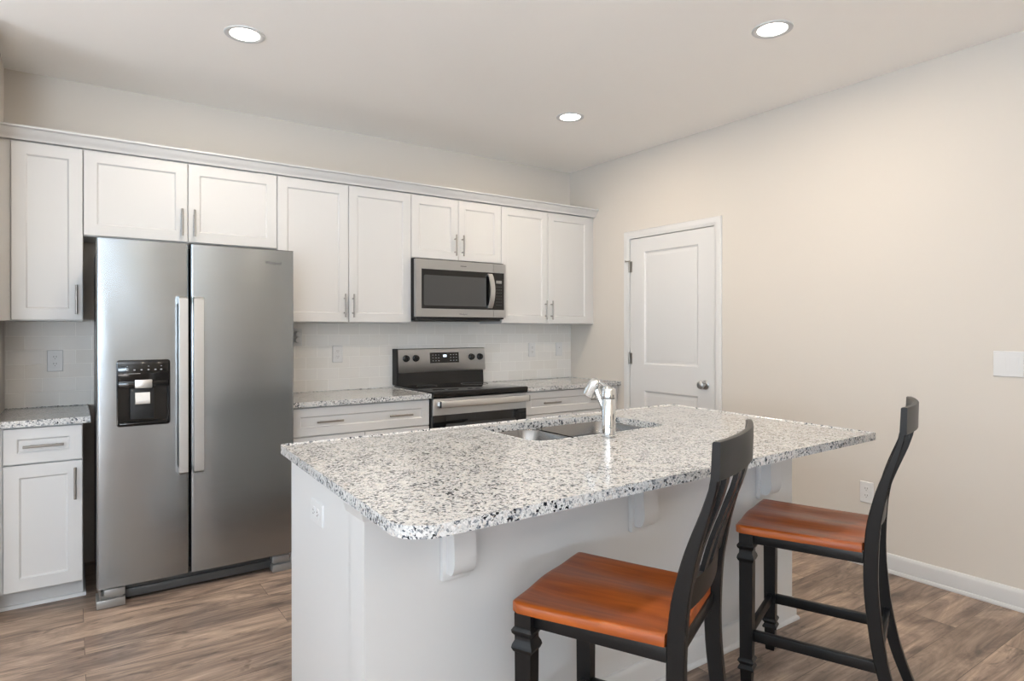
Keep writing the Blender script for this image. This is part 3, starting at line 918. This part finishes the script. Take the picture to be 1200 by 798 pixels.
def holed_plate(x0, x1, z0, z1, hx0, hx1, hz0, hz1, yf, yb):
    bm = bmesh.new()
    for a, b, c, d in ((x0, x1, z0, hz0), (x0, x1, hz1, z1), (x0, hx0, hz0, hz1), (hx1, x1, hz0, hz1)):
        if b - a > 1e-5: box(bm, a, b, yf, yb, c, d)
    return bm


mdoor = obj('door', holed_plate(MX0 + .0015, xs - .0015, MZ0 + .012, MZ1, WX0, xs - .0015, WZ0_, WZ1_, MY, -.362), M['steel_h'], mo, smooth=False)
bm = bmesh.new(); box(bm, WX0, xs - .0015, MY + .001, -.363, WZ0_, WZ1_)
obj('door_glass', bm, M['blackglass'], mdoor, smooth=False)
bm = bmesh.new()
hp = rounded([(-1.672, 1.512), (-1.150, 1.512), (-1.150, 1.728), (-1.672, 1.728)], .012)
prism(bm, hp, lambda u, v, w_: (u, w_, v), MY + .0005, MY + .003)
obj('window_screen', bm, M['mwglass'], mdoor)
mc = obj('control_column', holed_plate(xs + .0015, MX1 - .0015, MZ0 + .012, MZ1, xs + .0015, WX1, WZ0_, WZ1_, MY, -.362), M['steel_h'], mo, smooth=False)
bm = bmesh.new(); box(bm, xs + .0015, WX1, MY + .001, -.363, WZ0_, WZ1_)
for r_ in range(7):
    for c_ in range(3):
        box(bm, -1.060 + c_ * .019, -1.050 + c_ * .019, MY - .0002, MY + .002, 1.662 - r_ * .023, 1.667 - r_ * .023, mi=1)
obj('control_glass', bm, [M['blackglass'], M['greyplastic']], mc, smooth=False)
bm = bmesh.new(); box(bm, -1.062, -1.012, MY - .0002, MY + .002, 1.690, 1.712)
obj('display', bm, M['knobgrey'], mc, smooth=False)
bm = bmesh.new()
pts = []
for q in range(13):
    t = q / 12
    pts.append((MY - .012 - .040 * math.sin(PI * t) ** .8, 1.502 + .258 * t))
outl = pts + [(y + .012, z) for y, z in pts[::-1]]
prism(bm, outl, lambda u, v, w_: (w_, u, v), -1.140, -1.104)
for z in (1.508, 1.742): box(bm, -1.136, -1.108, MY - .014, MY + .002, z, z + .014)
obj('handle', bm, M['steel_light'], mdoor, label='curved pale steel handle')
bm = bmesh.new(); box(bm, MX0 + .01, MX1 - .04, -.375, -.05, MZ0 - .016, MZ0 + .004, .004)
obj('bottom_vent', bm, M['blackmatte'], mo)
obj('badge', text_mesh('Whirlpool', .016, lambda a, b, c: (-1.385 + a, MY - c, 1.448 + b), .0006), M['badge'], mdoor, smooth=False)
bm = bmesh.new(); box(bm, -1.375, -1.325, MY - .0006, MY + .001, 1.801, 1.806)
obj('vent_mark', bm, M['badge'], mdoor, smooth=False)

# ------------------------------------------------------------------ island
IX0, IX1, IY0, IY1 = -3.045, -0.968, -2.730, -2.030
isl = thing('kitchen_island', ((IX0 + IX1) / 2, (IY0 + IY1) / 2, 0), 'long white kitchen island with panelled base under the granite top', 'island')
bm = bmesh.new()
# hollow carcass: end panels, back wall panel, cabinet fronts, floor
box(bm, IX0, IX0 + .02, -2.62, IY1, .0, .8835)
box(bm, IX1 - .02, IX1, -2.62, IY1, .0, .8835)
box(bm, IX0, IX1, IY0, -2.618, 0, .8835)
box(bm, IX0 + .02, IX1 - .02, IY1 - .02, IY1, .10, .8835)
box(bm, IX0 + .02, IX1 - .02, -2.62, IY1 - .06, 0, .10)
obj('island_base', bm, M['isl'], isl, smooth=False)
bm = bmesh.new()   # cap trim under the overhang, wrapping the knee wall
prof = [(0, .812), (.004, .812), (.007, .818), (.011, .834), (.014, .840), (.014, .8835), (0, .8835)]
path = [(IX0, -2.60), (IX0, IY0), (IX0 + .12, IY0)]
rings = []
for th, z in prof:
    rings.append([(IX0 - th, -2.600, z), (IX0 - th, IY0 - th, z), (-2.86, IY0 - th, z)])
R = [[bm.verts.new(p) for p in r] for r in rings]
for i in range(len(R)):
    a, b = R[i], R[(i + 1) % len(R)]
    for q in range(2): bm.faces.new((a[q], a[q + 1], b[q + 1], b[q]))
bm.faces.new([r[0] for r in R]); bm.faces.new([r[2] for r in R][::-1])
obj('cap_trim', bm, M['isl'], isl, angle=20)
bm = bmesh.new()   # baseboard around the knee wall
rings = []
for th, z in BASEP:
    rings.append([(IX0 - th, -2.60, z), (IX0 - th, IY0 - th, z), (IX1 + th, IY0 - th, z), (IX1 + th, -2.60, z)])
R = [[bm.verts.new(p) for p in r] for r in rings]
for i in range(len(R)):
    a, b = R[i], R[(i + 1) % len(R)]
    for q in range(3): bm.faces.new((a[q], a[q + 1], b[q + 1], b[q]))
bm.faces.new([r[0] for r in R]); bm.faces.new([r[3] for r in R][::-1])
obj('baseboard', bm, M['trim'], isl, angle=20)
for cx_ in (-2.766, -1.985, -1.205):
    bm = bmesh.new()
    box(bm, cx_ - .047, cx_ + .047, IY0 - .020, IY0, .598, .8835, .004)
    pr = [(IY0 - .018, .8835), (IY0 - .150, .8835), (IY0 - .150, .858), (IY0 - .138, .850), (IY0 - .072, .846)]
    for q in range(9):           # long face falling to a scrolled toe
        t = q / 8
        pr.append((IY0 - .070 + .005 * math.sin(PI * t), .84 - .165 * t))
    for q in range(7):
        a = PI * .5 * q / 6
        pr.append((IY0 - .038 - .032 * math.cos(a), .672 - .052 * math.sin(a)))
    pr += [(IY0 - .018, .620)]
    prism(bm, pr, lambda u, v, w_: (w_, u, v), cx_ - .034, cx_ + .040)
    obj('corbel', bm, M['isl'], isl, label='white scroll-footed support bracket', angle=25)
# cabinet fronts on the kitchen side
xw = (IX1 - IX0 - .04) / 4
mK = lambda a, b, c: (a, -c, b)
for i in range(4):
    a = IX0 + .02 + i * xw
    bm = shaker(a + .002, a + xw - .002, .106, .872, -(IY1 + .020), m=mK)
    d = obj('door', bm, M['isl'], isl, angle=15)
    hx = a + xw - .035 if i % 2 == 0 else a + .035
    obj('handle', bar_pull((hx, IY1 + .020, .65), (hx, IY1 + .020, .805), (0, 1, 0)), M['nickel'], d)

# granite top with the sink cut-out
SX0, SX1, SY0, SY1 = -2.262, -1.523, -2.478, -2.052
outer = rounded([(-3.130, -3.165), (-0.985, -3.112), (-0.878, -1.942), (-3.072, -1.968)], [.085, .012, .02, .03], 8)
inner = rounded([(SX0, SY0), (SX1, SY0), (SX1, SY1), (SX0, SY1)], .065, 8)


def holed_slab(outer, inner, z0, z1, e=.006):
    bm = bmesh.new()
    ro = slab(outer, z0, z1, e)
    inn_cw = inner[::-1]
    ri = slab(inn_cw, z0, z1, .002)
    Ro = [[bm.verts.new(p) for p in r] for r in ro]
    Ri = [[bm.verts.new(p) for p in r] for r in ri]
    for R_ in (Ro, Ri):
        n = len(R_[0])
        for a, b in zip(R_[:-1], R_[1:]):
            for k in range(n): bm.faces.new((a[k], a[(k + 1) % n], b[(k + 1) % n], b[k]))
    for lo_, li_ in ((Ro[-1], Ri[-1]), (Ro[0], Ri[0])):
        es = []
        for L in (lo_, li_):
            for k in range(len(L)):
                e_ = bm.edges.get((L[k], L[(k + 1) % len(L)])) or bm.edges.new((L[k], L[(k + 1) % len(L)]))
                es.append(e_)
        bmesh.ops.triangle_fill(bm, use_beauty=True, use_dissolve=False, edges=es)
    return bm


tag(obj('countertop', holed_slab(outer, inner, .884, .914), M['granite'], angle=20), 'large speckled granite island countertop with the sink cut into it', 'countertop', 'granite countertops')

# ------------------------------------------------------------------ sink (undermount, two bowls)
sk = thing('sink', ((SX0 + SX1) / 2, (SY0 + SY1) / 2, .68), 'double-bowl stainless undermount sink in the island top', 'sink')
XD = -1.965            # divider


def bowl(x0, x1, y0, y1, depth, name, label):
    bm = bmesh.new()
    zt = .8835
    P = rounded([(x0, y0), (x1, y0), (x1, y1), (x0, y1)], .07, 8)
    rings = []
    rings.append([(x, y, zt) for x, y in inset_poly(P, -.022)])
    rings.append([(x, y, zt) for x, y in P])
    rings.append([(x, y, zt - .004) for x, y in inset_poly(P, .003)])
    rings.append([(x, y, zt - depth + .03) for x, y in inset_poly(P, .012)])
    for q in range(1, 5):
        a = PI / 2 * q / 4
        rings.append([(x, y, zt - depth + .03 * (1 - math.sin(a))) for x, y in inset_poly(P, .012 + .03 * (1 - math.cos(a)))])
    rings.append([(x, y, zt - depth - .004) for x, y in inset_poly(P, .11)])
    loops(bm, rings, close_first=False)
    # outer shell so the bowl has thickness
    rings2 = [[(x, y, zt - .002) for x, y in inset_poly(P, -.022)], [(x, y, zt - .006) for x, y in inset_poly(P, -.002)], [(x, y, zt - depth - .008) for x, y in inset_poly(P, .03)]]
    loops(bm, rings2, close_first=False)
    b = obj(name, bm, M['sinksteel'], sk, label=label)
    cx_, cy_ = (x0 + x1) / 2, (y0 + y1) / 2
    bm = bmesh.new()
    turned(bm, (cx_, cy_, zt - depth - .0045), (0, 0, 1), [(0, .05), (.004, .055), (.006, .052), (.004, .040), (.002, .02)], 28)
    obj('drain', bm, M['chrome'], b)
    return b


bowl(SX0 + .004, XD - .012, SY0 + .008, SY1 - .004, .16, 'bowl', 'smaller left bowl')
bowl(XD + .012, SX1 - .004, SY0 + .008, SY1 - .004, .20, 'bowl', 'larger right bowl')

# ------------------------------------------------------------------ faucet
FXc, FYc = -1.945, -2.538
fa = thing('faucet', (FXc, FYc, .914), 'chrome pull-out kitchen faucet standing behind the sink', 'faucet')
bm = bmesh.new()
turned(bm, (FXc, FYc, .914), (0, 0, 1), [(0, .0305), (.004, .0305), (.006, .0275), (.148, .0275), (.150, .0265)], 36)
obj('faucet_body', bm, M['chrome'], fa)
bm = bmesh.new()
turned(bm, (FXc, FYc, 1.064), (0, 0, 1), [(0, .0235), (.004, .0235)], 32)
obj('collar', bm, M['blackmatte'], fa)
bm = bmesh.new()
turned(bm, (FXc, FYc, 1.068), (0, 0, 1), [(0, .0275), (.030, .0275), (.037, .025), (.041, .018), (.042, .004)], 36)
tube(bm, [(FXc, FYc - .01, 1.100), (FXc - .004, FYc + .018, 1.114), (FXc - .008, FYc + .040, 1.126), (FXc - .009, FYc + .046, 1.129)], [.009, .007, .0065, .004], 14)
obj('handle', bm, M['chrome'], fa)
bm = bmesh.new()
tube(bm, [(FXc, FYc + .012, 1.000), (FXc - .003, FYc + .030, 1.034), (FXc - .009, FYc + .056, 1.086), (FXc - .012, FYc + .066, 1.106)], [.0135, .013, .013, .014], 20)
obj('spout', bm, M['chrome'], fa)
bm = bmesh.new()
sd = V(-.012, .058, -.10).normalized()
turned(bm, V(FXc - .012, FYc + .064, 1.126), sd, [(-.012, .012), (-.008, .021), (0, .025), (.020, .027), (.050, .029), (.060, .029), (.062, .024)], 30)
obj('spray_head', bm, M['chrome'], fa)

# ------------------------------------------------------------------ bar stools
def square_leg(bm, x, y, prof):
    loops(bm, [[(x - s / 2, y - s / 2, z), (x + s / 2, y - s / 2, z), (x + s / 2, y + s / 2, z), (x - s / 2, y + s / 2, z)] for z, s in prof])


def lerp_tab(tab, z):
    if z <= tab[0][0]: return tab[0][1]
    for (a, va), (b, vb) in zip(tab[:-1], tab[1:]):
        if z <= b: return va + (vb - va) * (z - a) / (b - a)
    return tab[-1][1]


PF = [(0, -.318), (.10, -.278), (.18, -.254), (.266, -.236), (.334, -.226), (.445, -.214), (.53, -.211), (.63, -.214), (.70, -.222), (.76, -.236), (.81, -.249), (.87, -.271), (.935, -.297), (.97, -.308), (1.0, -.314)]
PD = [(0, .036), (.2, .041), (.43, .043), (.63, .044), (.75, .039), (.85, .030), (.95, .020), (1.0, .018)]


def smooth_tab(tab, z):
    return (lerp_tab(tab, z - .03) + 2 * lerp_tab(tab, z) + lerp_tab(tab, z + .03)) / 4 if 0.03 < z < .97 else lerp_tab(tab, z)


def make_stool(label):
    t = thing('bar_stool', (0, 0, 0), label, 'stool', 'bar stools at the island')
    # seat: saddle-shaped solid plank
    bm = bmesh.new()
    us = [-1, -.985, -.96, -.92] + [-.87, -.84, -.81] + [-.76 + 1.52 * i / 16 for i in range(17)] + [.81, .84, .87] + [.92, .96, .985, 1]
    ts = [0, .02, .05, .1] + [.16 + .68 * i / 12 for i in range(13)] + [.9, .95, .98, 1]

    def P(u, t_):
        half = .203 + .020 * t_
        mid = min(1, max(0, (.176 - abs(u * half)) / .010))
        y0 = -.208 - .024 * mid
        y = y0 + (.202 - y0) * t_
        yb = y + (.010 * (1 - u * u) * t_)              # front edge bows out a little
        return u * half, yb, half
    top = []; bot = []
    for t_ in ts:
        rt_, rb = [], []
        for u in us:
            x, y, half = P(u, t_)
            sc = -.012 * math.exp(-((abs(u) - .48) / .30) ** 2) * (.35 + .65 * math.sin(PI * min(1, t_ * .9 + .1)))
            d = min((1 - abs(u)) * half, t_ * .41 + .02, (1 - t_) * .41)
            edge = -.007 * (1 - min(1, d / .010)) ** 2
            c = .012 * (1 - min(1, ((1 - abs(u)) * half + (1 - t_) * .41) / .03)) ** 2 if t_ > .5 else 0
            sx = (1 if u >= 0 else -1)
            rt_.append(bm.verts.new((x - sx * c, y - c, .621 + sc + edge)))
            rb.append(bm.verts.new((x - sx * c - sx * .002 * (abs(u) == 1), y - c, .592)))
        top.append(rt_); bot.append(rb)
    nt_, nu = len(ts), len(us)
    for i in range(nt_ - 1):
        for j in range(nu - 1):
            bm.faces.new((top[i][j], top[i][j + 1], top[i + 1][j + 1], top[i + 1][j]))
            bm.faces.new((bot[i][j], bot[i + 1][j], bot[i + 1][j + 1], bot[i][j + 1]))
    for j in range(nu - 1):
        bm.faces.new((top[0][j], bot[0][j], bot[0][j + 1], top[0][j + 1]))
        bm.faces.new((top[-1][j], top[-1][j + 1], bot[-1][j + 1], bot[-1][j]))
    for i in range(nt_ - 1):
        bm.faces.new((top[i][0], top[i + 1][0], bot[i + 1][0], bot[i][0]))
        bm.faces.new((top[i][-1], bot[i][-1], bot[i + 1][-1], top[i + 1][-1]))
    obj('seat', bm, M['seat'], t, label='orange-brown wooden seat', angle=60)
    # front legs with two double collars
    prof = [(0, .030), (.004, .034), (.092, .041), (.094, .052), (.100, .056), (.106, .050), (.113, .042), (.120, .050), (.126, .057), (.133, .052), (.137, .043), (.30, .045), (.490, .047), (.494, .054), (.503, .061), (.512, .057), (.522, .047), (.534, .047), (.541, .058), (.549, .061), (.556, .052), (.558, .048), (.5925, .048)]
    for sx in (-1, 1):
        bm = bmesh.new(); square_leg(bm, sx * .196, .163, prof)
        obj('front_leg', bm, M['stool'], t, angle=30)
    # back posts: leg and back upright in one curved piece
    for sx in (-1, 1):
        bm = bmesh.new(); rings = []
        zs = [0] + [i * .025 for i in range(1, 40)] + [1.002]
        for z in zs:
            yf = smooth_tab(PF, z); d = smooth_tab(PD, z)
            xo, xi = sx * .205, sx * .174
            a, b = min(xo, xi), max(xo, xi); e = .003
            rings.append([(a + e, yf - d, z), (b - e, yf - d, z), (b, yf - d + e, z), (b, yf - e, z), (b - e, yf, z), (a + e, yf, z), (a, yf - e, z), (a, yf - d + e, z)])
        loops(bm, rings)
        obj('back_post', bm, M['stool'], t, angle=40)
    # crest rail, bowed backwards
    bm = bmesh.new(); rings = []
    for i in range(25):
        x = -.208 + .416 * i / 24; q = 1 - (x / .208) ** 2
        y = -.315 - .027 * q
        lean = -.004
        e = .003
        rings.append([(x, y, .997 + e), (x, y - e, .997), (x, y - .019 + e, .997), (x, y - .020, .997 + e), (x, y - .022, 1.086 - e), (x, y - .020, 1.086), (x, y + lean - e, 1.086), (x, y + lean, 1.086 - e)])
    loops(bm, rings)
    obj('crest_rail', bm, M['stool'], t, angle=40)
    # lower back rail
    bm = bmesh.new(); rings = []
    for i in range(17):
        x = -.178 + .356 * i / 16; q = 1 - (x / .178) ** 2
        y = -.228 - .016 * q
        rings.append([(x, y, .668), (x, y - .020, .668), (x, y - .026, .738), (x, y - .006, .738)])
    loops(bm, rings)
    obj('lower_back_rail', bm, M['stool'], t, angle=40)
    for xs_ in (-.141, -.047, .047, .141):
        bm = bmesh.new(); rings = []
        q = 1 - (xs_ / .2) ** 2
        for i in range(14):
            z = .730 + (1.0 - .730) * i / 13
            f = i / 13
            y = smooth_tab(PF, z) - (.014 * (1 - f) + .004 * f) - (.012 * (1 - f) + .024 * f) * q
            wd = .021
            rings.append([(xs_ - wd, y - .012, z), (xs_ + wd, y - .012, z), (xs_ + wd, y, z), (xs_ - wd, y, z)])
        loops(bm, rings)
        obj('slat', bm, M['stool'], t, angle=40)
    for nm, (a, b, c, d, e, f) in (('side_apron', (-.202, -.184, -.212, .142, .556, .5925)), ('side_apron', (.184, .202, -.212, .142, .556, .5925)),
                                   ('front_apron', (-.174, .174, .160, .180, .556, .5925)), ('back_apron', (-.176, .176, -.238, -.218, .556, .5925)),
                                   ('side_stretcher', (-.202, -.180, -.266, .145, .199, .236)), ('side_stretcher', (.180, .202, -.266, .145, .199, .236)),
                                   ('front_stretcher', (-.176, .176, .153, .171, .199, .236)), ('back_stretcher', (-.176, .176, -.268, -.250, .245, .282))):
        bm = bmesh.new(); box(bm, a, b, c, d, e, f, .002)
        obj(nm, bm, M['stool'], t)
    return t


def copy_tree(o, parent=None):
    c = o.copy(); COL.objects.link(c)
    if parent is not None: c.parent = parent
    for ch in list(o.children): copy_tree(ch, c)
    return c


st = make_stool('nearer black bar stool with orange wooden seat, in front of the middle of the island')
st.location = (-2.470, -3.100, 0); st.rotation_euler = (0, 0, math.radians(25))
s2 = copy_tree(st)
s2['label'] = 'farther black bar stool with orange wooden seat, at the right end of the island'
s2.location = (-1.425, -3.057, 0); s2.rotation_euler = (0, 0, math.radians(21))

# ------------------------------------------------------------------ outlets and switches
def outlet(origin, right, out, label, up=(0, 0, 1), wide=.074, tall=.120, kind='duplex', cat='outlet'):
    right, out, up = Vector(right), Vector(out), Vector(up)
    o = Vector(origin)
    nm = {'duplex': 'electrical_outlet', 'blank': 'wall_switch', 'rocker': 'light_switch', 'adapter': 'electrical_outlet'}[kind]
    t = thing(nm, o, label, cat, 'outlets and switches on the walls and island')
    mp = lambda a, b, c: tuple(o + right * a + up * b + out * c)
    bm = bmesh.new()
    P = rounded([(-wide / 2, -tall / 2), (wide / 2, -tall / 2), (wide / 2, tall / 2), (-wide / 2, tall / 2)], .004, 3)
    loops(bm, [[mp(x, y, 0) for x, y in P], [mp(x, y, .003) for x, y in P], [mp(x, y, .006) for x, y in inset_poly(P, .003)]])
    obj('cover_plate', bm, M['plate'], t)
    if kind in ('duplex', 'adapter'):
        for zc in (-.0195, .0195):
            bm = bmesh.new()
            Q = rounded([(-.0165, zc - .014), (.0165, zc - .014), (.0165, zc + .014), (-.0165, zc + .014)], .009, 5)
            loops(bm, [[mp(x, y, .004) for x, y in Q], [mp(x, y, .0078) for x, y in Q]])
            rc = obj('receptacle', bm, M['plate'], t)
            if kind == 'adapter':
                bm = bmesh.new()
                turned(bm, mp(0, zc, .0078), out, [(0, .019), (.030, .019), (.036, .015)], 20)
                obj('plug', bm, M['plate'], rc, label='round white plug')
                continue
            bm = bmesh.new()
            for dx in (-.006, .006):
                prism(bm, [(dx - .0012, zc - .001), (dx + .0012, zc - .001), (dx + .0012, zc + .008), (dx - .0012, zc + .008)], mp, .0070, .0081)
            H_ = [(.0022 * math.cos(2 * PI * q / 10), zc - .008 + .0022 * math.sin(2 * PI * q / 10)) for q in range(10)]
            prism(bm, H_, mp, .0070, .0081)
            obj('slot', bm, M['slot'], rc, smooth=False)
    elif kind == 'rocker':
        for dx in (-.023, .023):
            bm = bmesh.new()
            prism(bm, [(dx - .0185, -.036), (dx + .0185, -.036), (dx + .0185, .036), (dx - .0185, .036)], mp, .004, .0066)
            prism(bm, [(dx - .0165, -.033), (dx + .0165, -.033), (dx + .0165, .033), (dx - .0165, .033)], mp, .0066, .0085)
            obj('rocker', bm, M['plate'], t, smooth=False)
    else:
        bm = bmesh.new()
        prism(bm, [(-.0165, -.033), (.0165, -.033), (.0165, .033), (-.0165, .033)], mp, .004, .0085)
        sw = obj('rocker', bm, M['plate'], t, smooth=False)
        bm = bmesh.new()
        prism(bm, [(-.003, .012), (.003, .012), (.003, .018), (-.003, .018)], mp, .0080, .0095)
        obj('indicator', bm, M['slot'], sw, smooth=False)
    return t


YT = -.0095
outlet((-3.779, YT, 1.167), (1, 0, 0), (0, -1, 0), 'white outlet on the tile left of the refrigerator')
outlet((-2.158, YT, 1.168), (1, 0, 0), (0, -1, 0), 'white outlet on the tile just left of the range')
outlet((-2.445, YT, 1.290), (1, 0, 0), (0, -1, 0), 'white outlet with plugs, half hidden by the right edge of the refrigerator', kind='adapter')
outlet((-0.440, YT, 1.167), (1, 0, 0), (0, -1, 0), 'white outlet on the tile right of the range')
outlet((-0.140, YT, 1.167), (1, 0, 0), (0, -1, 0), 'white switch with a dark dot on the tile nearest the room corner', kind='blank', cat='switch')
outlet((0, -2.600, .415), (0, -1, 0), (-1, 0, 0), 'white outlet low on the right wall behind the farther stool')
outlet((0, -3.260, 1.172), (0, -1, 0), (-1, 0, 0), 'white double rocker light switch at the right picture edge', wide=.122, tall=.124, kind='rocker', cat='switch')
outlet((IX0, -2.330, .742), (0, 0, 1), (-1, 0, 0), 'white outlet mounted sideways on the end of the island', up=(0, 1, 0))

# ------------------------------------------------------------------ recessed ceiling lights
def downlight(x, y, label, watts=None):
    t = thing('recessed_light', (x, y, H), label, 'light', 'recessed ceiling lights')
    bm = bmesh.new()
    R_ = .092
    prof = [(.0, R_), (.004, R_ - .001), (.006, R_ - .006), (.004, .070), (.001, .066)]
    u_ = 40; rr = []
    for h, r in prof:
        rr.append([(x + r * math.cos(2 * PI * k / u_), y + r * math.sin(2 * PI * k / u_), H - h) for k in range(u_)])
    loops(bm, rr, close_first=False, close_last=False)
    obj('trim_ring', bm, M['trim'], t)
    bm = bmesh.new()
    turned(bm, (x, y, H - .0005), (0, 0, -1), [(0, .067), (.0015, .067), (.002, .05)], 40)
    obj('diffuser', bm, M['lamp'], t, label='glowing lens')
    l = bpy.data.lights.new('downlight', 'AREA'); l.shape = 'DISK'; l.size = .13; l.energy = watts or P_DOWN; l.color = (1.0, .84, .66)
    lo = bpy.data.objects.new('downlight_lamp', l); COL.objects.link(lo); lo.location = (0, 0, -.012); lo.parent = t
    return t


downlight(-3.019, -1.165, 'glowing recessed ceiling light above the refrigerator, leftmost of the three')
downlight(-0.976, -1.155, 'smallest glowing recessed ceiling light, nearest the back right corner')
downlight(-3.019, -2.642, 'recessed ceiling light above the left end of the island, beyond the picture top')
downlight(-0.988, -2.642, 'glowing recessed ceiling light toward the right wall, above the island end')
# two unseen lamps added behind the camera to brighten the refrigerator's reflection
downlight(-1.300, -6.750, 'recessed ceiling light by the far end wall, nearer the right wall, behind the camera', 11.0)
downlight(-3.000, -6.750, 'recessed ceiling light by the far end wall, nearer the window, behind the camera', 11.0)
